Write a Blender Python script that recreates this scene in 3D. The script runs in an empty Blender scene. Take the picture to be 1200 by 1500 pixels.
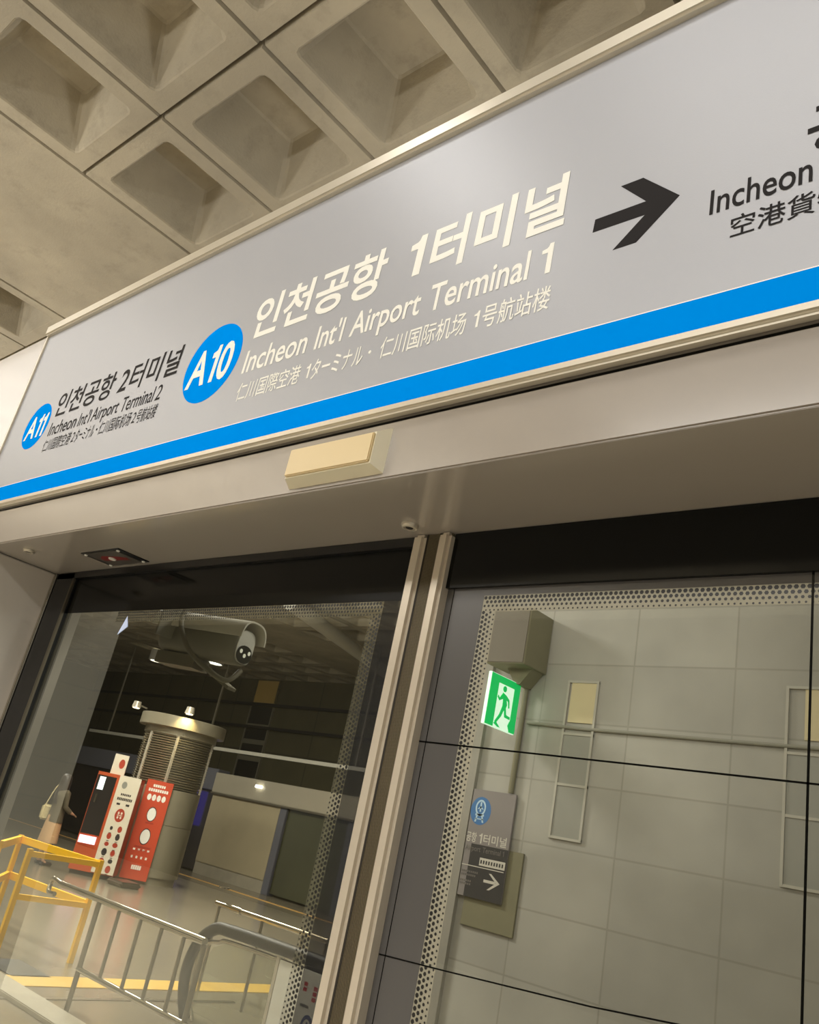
import bpy, bmesh, math, random
from mathutils import Vector, Matrix
random.seed(7)
C = bpy.context.scene.collection
sc = bpy.context.scene
H = 1.55                       # eye height above the platform floor
PI = math.pi

# ------------------------------------------------------------------ camera
cam_d = bpy.data.cameras.new('camera'); cam = bpy.data.objects.new('camera', cam_d); C.objects.link(cam)
cam_d.sensor_fit = 'VERTICAL'; cam_d.sensor_height = 24.0; cam_d.sensor_width = 19.2
cam_d.lens = 1232.78/1500*24.0
cam_d.clip_start = 0.02
r_ = (0.74892193, 0.63244564, 0.19780916)
d_ = (-0.09701526, 0.39993765, -0.91139339)
f_ = (-0.65551811, 0.66337199, 0.36087895)
cam.matrix_world = Matrix(((r_[0], -d_[0], -f_[0], 0), (r_[1], -d_[1], -f_[1], 0), (r_[2], -d_[2], -f_[2], H), (0, 0, 0, 1)))
sc.camera = cam

# ------------------------------------------------------------------ world, exposure, lamps and added fills
w = bpy.data.worlds.new('hall_ambient'); sc.world = w; w.use_nodes = True
w.node_tree.nodes['Background'].inputs['Color'].default_value = (1.0, 0.96, 0.88, 1)
w.node_tree.nodes['Background'].inputs['Strength'].default_value = 0.5
sc.view_settings.view_transform = 'Standard'; sc.view_settings.look = 'None'
sc.view_settings.exposure = 0.0; sc.view_settings.gamma = 1.0; sc.view_settings.use_curve_mapping = False

def area(name, loc, size, power, rot=(0, 0, 0), col=(1, 0.965, 0.92)):
    d = bpy.data.lights.new(name, 'AREA'); d.shape = 'RECTANGLE'; d.size = size[0]; d.size_y = size[1]
    d.energy = power; d.color = col
    o = bpy.data.objects.new(name, d); o.location = (loc[0], loc[1], loc[2]+H); o.rotation_euler = rot
    C.objects.link(o); return o
def point(name, loc, power, rad=.08, col=(1, .95, .86)):
    d = bpy.data.lights.new(name, 'POINT'); d.energy = power; d.shadow_soft_size = rad; d.color = col
    o = bpy.data.objects.new(name, d); o.location = (loc[0], loc[1], loc[2]+H); C.objects.link(o); return o
# two added fills, and luminaires above the platform, on the photographer's side
area('platform_lamp_a', (-2.75, -0.70, 3.55), (.35, .3), 17)
area('platform_lamp_b', (-0.4, -0.9, 3.55), (2.6, .8), 38)
area('platform_fill_e', (-9.0, -1.3, 3.55), (6, 1.8), 75)  # unseen fill added to brighten the far end of the sign
area('camera_side_fill', (-1.6, 3.0, 2.0), (.5, .3), 40, (0, PI/2, 0))  # unseen fill added behind the door to brighten the security camera
area('platform_lamp_c', (-7.5, -5.2, 3.55), (3.5, .8), 170)
area('platform_lamp_d', (-1.5, -4.5, 3.55), (4, .5), 300)
# unseen uplights added farther along the platform to light the coffers from below
for gx, gy, gp in ((-9.0, -3.6, 410), (-13.0, -3.0, 330), (-4.6, -6.2, 420)): area('platform_up_fill', (gx, gy, .9), (1.6, .6), gp, (PI, 0, 0))
# unseen fills added over the track and the hall, hidden by the header
area('track_fill', (0.3, 4.0, 3.5), (3, .4), 20, col=(1, .96, .91))
area('hall_fill_a', (-8.5, 3.4, 3.75), (2, .5), 430)
area('hall_fill_d', (-3.9, 2.9, 3.4), (.8, .3), 35)  # unseen fill added above the security camera
area('hall_fill_b', (-12.0, 6.6, 3.75), (3, .5), 460)
area('hall_fill_c', (-18.0, 7.2, 3.75), (3, .5), 430)
area('hall_up_fill', (-9.5, 6.0, 2.9), (.8, .3), 620, (PI, 0, 0))

# ------------------------------------------------------------------ materials
def lin(c): return tuple((x/12.92 if x <= .04045 else ((x+.055)/1.055)**2.4) for x in c)
def rgb(r, g, b): return lin((r/255, g/255, b/255))
def mat(name, col, rough=.5, metal=0.0, var=0.0, scale=8.0, bump=0.0, emit=None, estr=0.0, coat=0.0, spec=None, stretch=None):
    m = bpy.data.materials.new(name); m.use_nodes = True; nt = m.node_tree; N = nt.nodes; L = nt.links
    b = N['Principled BSDF']
    b.inputs['Roughness'].default_value = rough; b.inputs['Metallic'].default_value = metal
    b.inputs['Base Color'].default_value = (*col, 1)
    if coat: b.inputs['Coat Weight'].default_value = coat; b.inputs['Coat Roughness'].default_value = .06
    if spec is not None: b.inputs['Specular IOR Level'].default_value = spec
    if emit: b.inputs['Emission Color'].default_value = (*emit, 1); b.inputs['Emission Strength'].default_value = estr
    if var or bump:
        tc = N.new('ShaderNodeTexCoord'); mp = N.new('ShaderNodeMapping'); nz = N.new('ShaderNodeTexNoise')
        L.new(tc.outputs['Object'], mp.inputs['Vector']); L.new(mp.outputs['Vector'], nz.inputs['Vector'])
        if stretch: mp.inputs['Scale'].default_value = stretch
        nz.inputs['Scale'].default_value = scale; nz.inputs['Detail'].default_value = 6; nz.inputs['Roughness'].default_value = .6
        if var:
            cr = N.new('ShaderNodeMix'); cr.data_type = 'RGBA'
            mr = N.new('ShaderNodeMapRange'); mr.inputs[1].default_value = .3; mr.inputs[2].default_value = .7
            L.new(nz.outputs['Fac'], mr.inputs[0]); L.new(mr.outputs[0], cr.inputs[0])
            cr.inputs[6].default_value = (*[x*(1-var) for x in col], 1); cr.inputs[7].default_value = (*[min(1, x*(1+var)) for x in col], 1)
            L.new(cr.outputs[2], b.inputs['Base Color'])
        if bump:
            bp = N.new('ShaderNodeBump'); bp.inputs['Strength'].default_value = bump; bp.inputs['Distance'].default_value = .01
            L.new(nz.outputs['Fac'], bp.inputs['Height']); L.new(bp.outputs['Normal'], b.inputs['Normal'])
    return m

def concrete(name, base, var=.22, big=.7, grime=.3):
    """cast concrete: cloudy tone, fine pores, a few darker stains"""
    m = mat(name, base, .88); nt = m.node_tree; N = nt.nodes; L = nt.links; b = N['Principled BSDF']
    tc = N.new('ShaderNodeTexCoord')
    def nz(s, d, ro=.6):
        n = N.new('ShaderNodeTexNoise'); n.inputs['Scale'].default_value = s; n.inputs['Detail'].default_value = d; n.inputs['Roughness'].default_value = ro
        L.new(tc.outputs['Object'], n.inputs['Vector']); return n
    n1, n2, n3 = nz(big, 5), nz(4.5, 8, .7), nz(60, 3)
    def mix(a, bb, fac, mode='MIX'):
        x = N.new('ShaderNodeMix'); x.data_type = 'RGBA'; x.blend_type = mode
        for i, v in ((0, fac), (6, a), (7, bb)):
            if hasattr(v, 'is_output'): L.new(v, x.inputs[i])
            elif i == 0: x.inputs[0].default_value = v
            else: x.inputs[i].default_value = (*v, 1)
        return x.outputs[2]
    def mrange(o, a, bb):
        x = N.new('ShaderNodeMapRange'); x.inputs[1].default_value = a; x.inputs[2].default_value = bb; L.new(o, x.inputs[0]); return x.outputs[0]
    c = mix([x*(1-var) for x in base], [min(1, x*(1+var)) for x in base], mrange(n1.outputs['Fac'], .35, .65))
    st = mrange(n2.outputs['Fac'], .52, .75)
    mu = N.new('ShaderNodeMath'); mu.operation = 'MULTIPLY'; mu.inputs[1].default_value = grime; L.new(st, mu.inputs[0])
    c = mix(c, [x*.62 for x in base], mu.outputs[0])
    L.new(c, b.inputs['Base Color'])
    bp = N.new('ShaderNodeBump'); bp.inputs['Strength'].default_value = .25; bp.inputs['Distance'].default_value = .01
    L.new(n3.outputs['Fac'], bp.inputs['Height']); L.new(bp.outputs['Normal'], b.inputs['Normal'])
    return m

def tiled(name, base, mortar, bw, rh, origin, msize=.006, rough=.6, var=.05, plane='XZ'):
    """slabs with joints, laid out in object space"""
    m = mat(name, base, rough); nt = m.node_tree; N = nt.nodes; L = nt.links; b = N['Principled BSDF']
    tc = N.new('ShaderNodeTexCoord'); se = N.new('ShaderNodeSeparateXYZ'); co = N.new('ShaderNodeCombineXYZ')
    L.new(tc.outputs['Object'], se.inputs[0])
    for i, ax in enumerate(plane):
        ad = N.new('ShaderNodeMath'); ad.inputs[1].default_value = -origin[i]; L.new(se.outputs[ax], ad.inputs[0]); L.new(ad.outputs[0], co.inputs[i])
    br = N.new('ShaderNodeTexBrick'); br.offset = 0; br.squash = 1
    br.inputs['Scale'].default_value = 1; br.inputs['Brick Width'].default_value = bw; br.inputs['Row Height'].default_value = rh
    br.inputs['Mortar Size'].default_value = msize; br.inputs['Mortar Smooth'].default_value = .2
    br.inputs['Color1'].default_value = (*[x*(1-var) for x in base], 1); br.inputs['Color2'].default_value = (*[x*(1+var) for x in base], 1)
    br.inputs['Mortar'].default_value = (*mortar, 1)
    L.new(co.outputs[0], br.inputs['Vector'])
    nz = N.new('ShaderNodeTexNoise'); nz.inputs['Scale'].default_value = 1.6; nz.inputs['Detail'].default_value = 7; L.new(tc.outputs['Object'], nz.inputs['Vector'])
    mr = N.new('ShaderNodeMapRange'); mr.inputs[1].default_value = .3; mr.inputs[2].default_value = .7; mr.inputs[3].default_value = .88; mr.inputs[4].default_value = 1.1
    L.new(nz.outputs['Fac'], mr.inputs[0])
    mx = N.new('ShaderNodeMix'); mx.data_type = 'RGBA'; mx.blend_type = 'MULTIPLY'; mx.inputs[0].default_value = 1
    L.new(br.outputs['Color'], mx.inputs[6]); L.new(mr.outputs[0], mx.inputs[7]); L.new(mx.outputs[2], b.inputs['Base Color'])
    return m

def glass(name, tint, base_r, graze_r, power=2.2, rough=0.0):
    """coated pane: clear with a mirror coat that strengthens at grazing angles"""
    m = bpy.data.materials.new(name); m.use_nodes = True; nt = m.node_tree; N = nt.nodes; L = nt.links
    N.remove(N['Principled BSDF'])
    tr = N.new('ShaderNodeBsdfTransparent'); tr.inputs[0].default_value = (*tint, 1)
    gl = N.new('ShaderNodeBsdfGlossy'); gl.inputs['Roughness'].default_value = rough; gl.inputs[0].default_value = (.9, .95, .9, 1)
    lw = N.new('ShaderNodeLayerWeight'); lw.inputs['Blend'].default_value = .5
    pw = N.new('ShaderNodeMath'); pw.operation = 'POWER'; pw.inputs[1].default_value = power; L.new(lw.outputs['Facing'], pw.inputs[0])
    ma = N.new('ShaderNodeMath'); ma.operation = 'MULTIPLY_ADD'; ma.inputs[1].default_value = graze_r; ma.inputs[2].default_value = base_r; L.new(pw.outputs[0], ma.inputs[0])
    ge = N.new('ShaderNodeNewGeometry'); sb = N.new('ShaderNodeMath'); sb.operation = 'SUBTRACT'; sb.inputs[0].default_value = 1; L.new(ge.outputs['Backfacing'], sb.inputs[1])
    mm = N.new('ShaderNodeMath'); mm.operation = 'MULTIPLY'; mm.use_clamp = True; L.new(ma.outputs[0], mm.inputs[0]); L.new(sb.outputs[0], mm.inputs[1])
    mx = N.new('ShaderNodeMixShader'); L.new(mm.outputs[0], mx.inputs[0]); L.new(tr.outputs[0], mx.inputs[1]); L.new(gl.outputs[0], mx.inputs[2])
    L.new(mx.outputs[0], N['Material Output'].inputs['Surface'])
    return m
def half_print(name, col, alpha):
    m = mat(name, col, .6); m.node_tree.nodes['Principled BSDF'].inputs['Alpha'].default_value = alpha; return m

M = dict(
    ceil=concrete('cast_concrete', rgb(164, 155, 134), .16, .8, .6),
    wallc=tiled('pale_wall_slabs', rgb(170, 167, 155), rgb(154, 151, 139), .77, .46, (-3.03, H-.26), .007),
    wallgrey=mat('grey_wall_panel', rgb(150, 146, 134), .6, var=.05, scale=2),
    farwall=tiled('dark_far_wall', rgb(88, 83, 58), rgb(72, 68, 48), 2.0, 1.40, (-20.72, H+3.09), .03, .8),
    backwall=mat('dark_hall_wall', rgb(74, 68, 56), .8),
    floor=tiled('beige_floor_tiles', rgb(122, 113, 96), rgb(104, 96, 82), 1.2, 1.2, (-6.36, 3.75), .006, .22, .03, 'XY'),
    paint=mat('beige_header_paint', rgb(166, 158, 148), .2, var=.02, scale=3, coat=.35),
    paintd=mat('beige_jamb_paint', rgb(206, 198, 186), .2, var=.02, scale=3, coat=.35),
    sign=None,
    blue=mat('line_blue', rgb(0, 150, 255), .5, spec=0.0),
    cream=mat('cream_vinyl', rgb(253, 252, 242), .45),
    black=mat('black_vinyl', rgb(34, 31, 31), .6, spec=.12),
    gasket=mat('black_rubber', rgb(14, 14, 14), .35),
    dgrey=mat('reflection_grey_frit', rgb(92, 90, 88), .3),  # black frit; the grey of the reflected wall is put into its colour
    bfrit=mat('reflected_line_black', rgb(14, 15, 13), .12, spec=.18),
    dot=mat('black_dot_print', rgb(30, 30, 28), .4),
    lattice=half_print('pale_dot_field', rgb(196, 190, 166), .45),
    glassL=glass('door_glass', (.90, .91, .86), .03, 1.15, 2.0),
    glassR=glass('fixed_glass', (.92, .93, .90), .03, .25, 2.0),
    alu=mat('satin_aluminium', rgb(206, 198, 180), .32, .35),
    edge=mat('champagne_edge_trim', rgb(214, 203, 183), .3, .2, coat=.3),
    rib=mat('ribbed_bronze', rgb(112, 102, 80), .45, .3),
    ribd=mat('dark_groove', rgb(45, 40, 32), .6),
    steel=mat('polished_steel', rgb(190, 184, 170), .14, 1.0),
    dsteel=mat('brushed_dark_steel', rgb(130, 122, 106), .3, .85),
    lens=mat('cream_lens', rgb(226, 204, 156), .3),
    lampw=mat('ivory_plastic', rgb(240, 232, 205), .35),
    plate=mat('grey_sensor_plate', rgb(84, 80, 74), .35),
    red=mat('red_emblem', rgb(130, 28, 30), .4),
    white=mat('white_plastic', rgb(226, 224, 214), .4),
    cam=mat('grey_camera_shell', rgb(222, 218, 204), .4),
    camd=mat('dark_camera_glass', rgb(40, 40, 36), .15),
    led=mat('camera_led', rgb(230, 228, 210), .2, emit=rgb(230, 228, 210), estr=.5),
    clad=mat('satin_column_cladding', rgb(160, 152, 130), .36, .3),
    cable=mat('grey_conduit', rgb(120, 115, 98), .5),
    orange=mat('orange_red_panel', rgb(206, 78, 46), .4),
    orangev=mat('orange_cabinet', rgb(190, 80, 36), .4),
    vdark=mat('smoked_glass_front', rgb(46, 42, 40), .15),
    vwhite=mat('off_white_cabinet', rgb(226, 216, 196), .45),
    ink=mat('dark_ink', rgb(52, 44, 42), .5),
    icon_red=mat('red_icon', rgb(176, 60, 36), .5),
    display=mat('lit_display', rgb(235, 245, 250), .3, emit=rgb(235, 245, 250), estr=1.6),
    tray=mat('lit_tray', rgb(250, 225, 245), .3, emit=rgb(250, 215, 245), estr=2.4),
    purple=mat('purple_screen', rgb(90, 80, 220), .3, emit=rgb(95, 85, 235), estr=2.2),
    lamp=mat('lit_lamp', (1, 1, 1), .3, emit=(1, .97, .9), estr=7),
    spot=mat('lit_spot', (1, .9, .7), .3, emit=(1, .85, .55), estr=6),
    yellow=mat('safety_yellow', rgb(255, 200, 0), .45, spec=.2),
    tact=mat('tactile_yellow', rgb(206, 164, 60), .6, var=.08, scale=30),
    edgeline=mat('ochre_edge_line', rgb(205, 160, 90), .6),
    rubber=mat('handrail_rubber', rgb(32, 29, 24), .45, spec=.2),
    stone=mat('pale_kerb_stone', rgb(150, 142, 124), .6, var=.1, scale=5),
    dark=mat('dark_opening', rgb(12, 12, 9), .6),
    greenglass=mat('dark_green_glass', rgb(66, 66, 46), .2, var=.2, scale=.8),
    panel=mat('beige_door_panel', rgb(160, 148, 120), .4, var=.07, scale=1.5),
    pheader=mat('grey_door_header', rgb(160, 152, 134), .35),
    bheader=mat('slate_blue_header', rgb(92, 92, 100), .4),
    warmwin=mat('lit_amber_window', rgb(150, 125, 70), .4, emit=rgb(150, 120, 60), estr=.12),
    beamw=mat('white_rail', rgb(200, 196, 182), .4),
    green=mat('exit_green', rgb(0, 190, 90), .4, emit=rgb(0, 200, 100), estr=.55),
    exitw=mat('exit_white', rgb(235, 255, 240), .4, emit=rgb(220, 255, 230), estr=.7),
    olive=mat('olive_steel', rgb(128, 124, 98), .5, var=.06, scale=6),
    signgrey=mat('washed_sign_face', rgb(138, 132, 128), .4),
    signdark=mat('charcoal_sign_face', rgb(64, 62, 60), .4),
    signtext=mat('pale_sign_lettering', rgb(205, 200, 186), .5),
    signdim=mat('dim_sign_lettering', rgb(112, 108, 102), .5),
    signblue=mat('blue_roundel', rgb(74, 118, 168), .4),
    signlb=mat('pale_blue_print', rgb(182, 208, 224), .4),
    winpane=mat('grey_reflected_pane', rgb(150, 149, 138), .4),
    reflwinframe=mat('pale_reflected_frame', rgb(180, 176, 162), .5),
    reflwincream=mat('cream_reflected_pane', rgb(206, 192, 150), .4),
    hair=mat('dark_hair', rgb(44, 36, 28), .5),
    skin=mat('skin', rgb(190, 150, 120), .5),
    jacket=mat('olive_brown_jacket', rgb(92, 84, 66), .8),
    skirt=mat('beige_skirt', rgb(196, 158, 116), .8),
    bag=mat('cream_bag', rgb(200, 184, 140), .6),
    shoe=mat('dark_shoe', rgb(50, 46, 42), .5),
    redtext=mat('red_lettering', rgb(190, 30, 60), .5),
    navy=mat('navy_lettering', rgb(28, 52, 120), .5),
)
# retro-reflective film of the station sign: grey with a fine sparkle
def sign_film():
    m = mat('grey_reflective_film', rgb(176, 178, 184), .42, .15); nt = m.node_tree; N = nt.nodes; L = nt.links; b = N['Principled BSDF']
    tc = N.new('ShaderNodeTexCoord'); nz = N.new('ShaderNodeTexNoise'); nz.inputs['Scale'].default_value = 420; nz.inputs['Detail'].default_value = 2
    L.new(tc.outputs['Object'], nz.inputs['Vector'])
    mr = N.new('ShaderNodeMapRange'); mr.inputs[3].default_value = .30; mr.inputs[4].default_value = .5; L.new(nz.outputs['Fac'], mr.inputs[0]); L.new(mr.outputs[0], b.inputs['Roughness'])
    bp = N.new('ShaderNodeBump'); bp.inputs['Strength'].default_value = .12; bp.inputs['Distance'].default_value = .001
    L.new(nz.outputs['Fac'], bp.inputs['Height']); L.new(bp.outputs['Normal'], b.inputs['Normal'])
    return m
M['sign'] = sign_film()

# ------------------------------------------------------------------ mesh helpers (z is measured from eye height)
ORG = {}
def new(): return bmesh.new()
def box(bm, x0, x1, y0, y1, z0, z1):
    vs = [bm.verts.new((x, y, z+H)) for x in (x0, x1) for y in (y0, y1) for z in (z0, z1)]
    for f in ((0, 1, 3, 2), (4, 6, 7, 5), (0, 4, 5, 1), (2, 3, 7, 6), (0, 2, 6, 4), (1, 5, 7, 3)): bm.faces.new([vs[i] for i in f])
    return bm
def bx(x0, x1, y0, y1, z0, z1, bev=0.0, seg=2):
    bm = box(new(), x0, x1, y0, y1, z0, z1)
    if bev: bmesh.ops.bevel(bm, geom=bm.edges[:], offset=bev, segments=seg, affect='EDGES')
    return bm
def tube(bm, pts, r, n=12, caps=True):
    """round bar through points; r a number or one per point"""
    P = [Vector((p[0], p[1], p[2]+H)) for p in pts]; R = r if isinstance(r, (list, tuple)) else [r]*len(P)
    up = Vector((0, 0, 1)); rings = []
    for i, p in enumerate(P):
        t = (P[min(i+1, len(P)-1)]-P[max(i-1, 0)]).normalized()
        a = t.cross(up)
        if a.length < 1e-3: a = t.cross(Vector((0, 1, 0)))
        a.normalize(); b = t.cross(a).normalized()
        if rings:   # keep the frame from flipping
            pa = (rings[-1][0].co-P[i-1]).normalized(); a2 = (pa-t*pa.dot(t))
            if a2.length > 1e-3: a = a2.normalized(); b = t.cross(a).normalized()
        rings.append([bm.verts.new(p+(a*math.cos(2*PI*k/n)+b*math.sin(2*PI*k/n))*R[i]) for k in range(n)])
    for q, s in zip(rings, rings[1:]):
        for k in range(n): bm.faces.new((q[k], q[(k+1) % n], s[(k+1) % n], s[k]))
    if caps: bm.faces.new(rings[0][::-1]); bm.faces.new(rings[-1])
    return bm
def bar(bm, p, q, w, h):
    """square bar between two points, w across, h upright"""
    P = Vector((p[0], p[1], p[2]+H)); Q = Vector((q[0], q[1], q[2]+H)); t = (Q-P).normalized()
    a = t.cross(Vector((0, 0, 1)))
    if a.length < 1e-3: a = Vector((1, 0, 0))
    a.normalize(); b = a.cross(t).normalized()
    R = [[bm.verts.new(X+a*sx*w/2+b*sy*h/2) for sx, sy in ((-1, -1), (1, -1), (1, 1), (-1, 1))] for X in (P, Q)]
    for k in range(4): bm.faces.new((R[0][k], R[0][(k+1) % 4], R[1][(k+1) % 4], R[1][k]))
    bm.faces.new(R[0][::-1]); bm.faces.new(R[1]); return bm
def lathe(bm, cx, cy, prof, n=48, a0=0, a1=2*PI, cap=True):
    full = abs(a1-a0-2*PI) < 1e-6; m = n if full else n+1
    rings = [[bm.verts.new((cx+r*math.cos(a0+(a1-a0)*k/n), cy+r*math.sin(a0+(a1-a0)*k/n), z+H)) for k in range(m)] for r, z in prof]
    for q, s in zip(rings, rings[1:]):
        for k in range(n): bm.faces.new((q[k], q[(k+1) % m], s[(k+1) % m], s[k]))
    if cap and full: bm.faces.new(rings[0][::-1]); bm.faces.new(rings[-1])
    return bm
class Fr:
    """a flat face in space: origin, right and up directions, outward normal"""
    def __init__(s, o, r, u=(0, 0, 1)):
        s.o = Vector((o[0], o[1], o[2]+H)); s.r = Vector(r).normalized(); s.u = Vector(u).normalized(); s.n = s.r.cross(s.u)
    def p(s, a, b, d=0): return s.o+s.r*a+s.u*b+s.n*d
def sheet(bm, fr, poly, d0=0.0, d1=.0006):
    """polygon on a face, raised from d0 to d1"""
    A = [bm.verts.new(fr.p(a, b, d0)) for a, b in poly]; B = [bm.verts.new(fr.p(a, b, d1)) for a, b in poly]
    n = len(poly); bm.faces.new(B); bm.faces.new(A[::-1])
    for k in range(n): bm.faces.new((A[k], A[(k+1) % n], B[(k+1) % n], B[k]))
    return bm
def rect(x0, x1, z0, z1): return [(x0, z0), (x1, z0), (x1, z1), (x0, z1)]
def disc(cx, cz, r, n=32, rz=None): return [(cx+r*math.cos(2*PI*k/n), cz+(rz or r)*math.sin(2*PI*k/n)) for k in range(n)]
def ringstrip(bm, fr, outer, inner, d0, d1):
    n = len(outer)
    for k in range(n):
        j = (k+1) % n
        sheet(bm, fr, [outer[k], outer[j], inner[j], inner[k]], d0, d1)
    return bm
def origin_of(o): return ORG.get(o.name, Vector((0, 0, 0)))
def obj(name, bm, m, parent=None, smooth=None):
    me = bpy.data.meshes.new(name)
    bmesh.ops.recalc_face_normals(bm, faces=bm.faces[:])
    if parent is not None:
        d = -origin_of(parent)
        for v in bm.verts: v.co += d
    bm.to_mesh(me); bm.free(); me.materials.append(m)
    o = bpy.data.objects.new(name, me); C.objects.link(o)
    if parent is not None: o.parent = parent; ORG[o.name] = origin_of(parent)
    if smooth is not None:
        me.shade_smooth()
        if smooth > 0: me.set_sharp_from_angle(angle=math.radians(smooth))
    return o
def tag(o, label, cat, group=None):
    o['label'] = label; o['category'] = cat
    if group: o['group'] = group
    return o
def thing(name, label, cat, loc, group=None):
    o = bpy.data.objects.new(name, None); C.objects.link(o); o.location = (loc[0], loc[1], loc[2]+H); o.empty_display_size = .05
    ORG[o.name] = Vector((loc[0], loc[1], loc[2]+H)); return tag(o, label, cat, group)
def obj_rows(name, bm, m, parent):
    """printed marks: one mesh per printed line"""
    bm.verts.index_update(); left = set(bm.verts); rows = {}
    while left:
        st = [left.pop()]; isl = []
        while st:
            v = st.pop(); isl.append(v)
            for e in v.link_edges:
                o = e.other_vert(v)
                if o in left: left.discard(o); st.append(o)
        zc = sum(v.co.z for v in isl)/len(isl); k = next((q for q in rows if abs(q-zc) < .012), zc); rows.setdefault(k, []).append(isl)
    lines = []
    for ls in rows.values():
        pos = lambda isl: (min(v.co.x+v.co.y for v in isl), max(v.co.x+v.co.y for v in isl))
        ls.sort(key=pos); lines.append(list(ls[0])); end = pos(ls[0])[1]
        for isl in ls[1:]:
            a, b = pos(isl)
            if a-end > .045: lines.append([])
            lines[-1] += isl; end = b
    for vs in lines:
        b2 = new(); mp = {v: b2.verts.new(v.co) for v in vs}
        for f in {f for v in vs for f in v.link_faces}: b2.faces.new([mp[v] for v in f.verts])
        obj(name, b2, m, parent)
    bm.free()
def struct(name, bm, m, parent=None, smooth=None):
    o = obj(name, bm, m, parent, smooth); o['kind'] = 'structure'; return o
from mathutils.geometry import tessellate_polygon
def outlines(run):
    """closed outlines of a run of characters at size 1"""
    c = bpy.data.curves.new('lettering', 'FONT'); c.body = run; c.size = 1; c.resolution_u = 4
    c.dimensions = '2D'; c.fill_mode = 'NONE'
    t = bpy.data.objects.new('lettering_source', c); C.objects.link(t); bpy.context.view_layer.update()
    me = bpy.data.meshes.new_from_object(t.evaluated_get(bpy.context.evaluated_depsgraph_get()))
    bpy.data.objects.remove(t); bpy.data.curves.remove(c)
    nb = {}
    for e in me.edges:
        a, b = e.vertices; nb.setdefault(a, []).append(b); nb.setdefault(b, []).append(a)
    seen, loops = set(), []
    for v0 in nb:
        if v0 in seen: continue
        loop, prev, cur = [], None, v0
        while cur not in seen:
            seen.add(cur); loop.append((me.vertices[cur].co.x, me.vertices[cur].co.y))
            nx = [n for n in nb[cur] if n != prev and n not in seen]
            if not nx: break
            prev, cur = cur, nx[0]
        if len(loop) > 2: loops.append(loop)
    bpy.data.meshes.remove(me); return loops
def sarea(l): return .5*sum(l[i][0]*l[(i+1) % len(l)][1]-l[(i+1) % len(l)][0]*l[i][1] for i in range(len(l)))
def inside(p, l):
    r = False
    for i in range(len(l)):
        (xa, ya), (xb, yb) = l[i], l[i-1]
        if (ya > p[1]) != (yb > p[1]) and p[0] < (xb-xa)*(p[1]-ya)/(yb-ya)+xa: r = not r
    return r
def grow(l, d):
    """offset a closed outline outwards (d > 0) or inwards"""
    q = [p for i, p in enumerate(l) if math.dist(p, l[i-1]) > 4e-3]
    if sarea(q) < 0: q.reverse()
    out = []; n = len(q)
    for i in range(n):
        a, b, c = q[i-1], q[i], q[(i+1) % n]
        u = ((b[0]-a[0]), (b[1]-a[1])); v = ((c[0]-b[0]), (c[1]-b[1])); lu, lv = math.hypot(*u), math.hypot(*v)
        n1 = (u[1]/lu, -u[0]/lu); n2 = (v[1]/lv, -v[0]/lv); k = 1+n1[0]*n2[0]+n1[1]*n2[1]
        k = max(k, .5); out.append((b[0]+(n1[0]+n2[0])/k*d, b[1]+(n1[1]+n2[1])/k*d))
    # an edge that turned back on itself collapses
    keep = [(out[i][0]-out[i-1][0])*(q[i][0]-q[i-1][0])+(out[i][1]-out[i-1][1])*(q[i][1]-q[i-1][1]) > 0 for i in range(n)]
    return [p for p, k in zip(out, keep) if k] if sum(keep) > 2 else out
ONE = [(.165, 0), (.258, 0), (.258, .686), (.187, .686), (.165, .62), (.13, .585), (.03, .56), (.03, .495), (.165, .495)]
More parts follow.
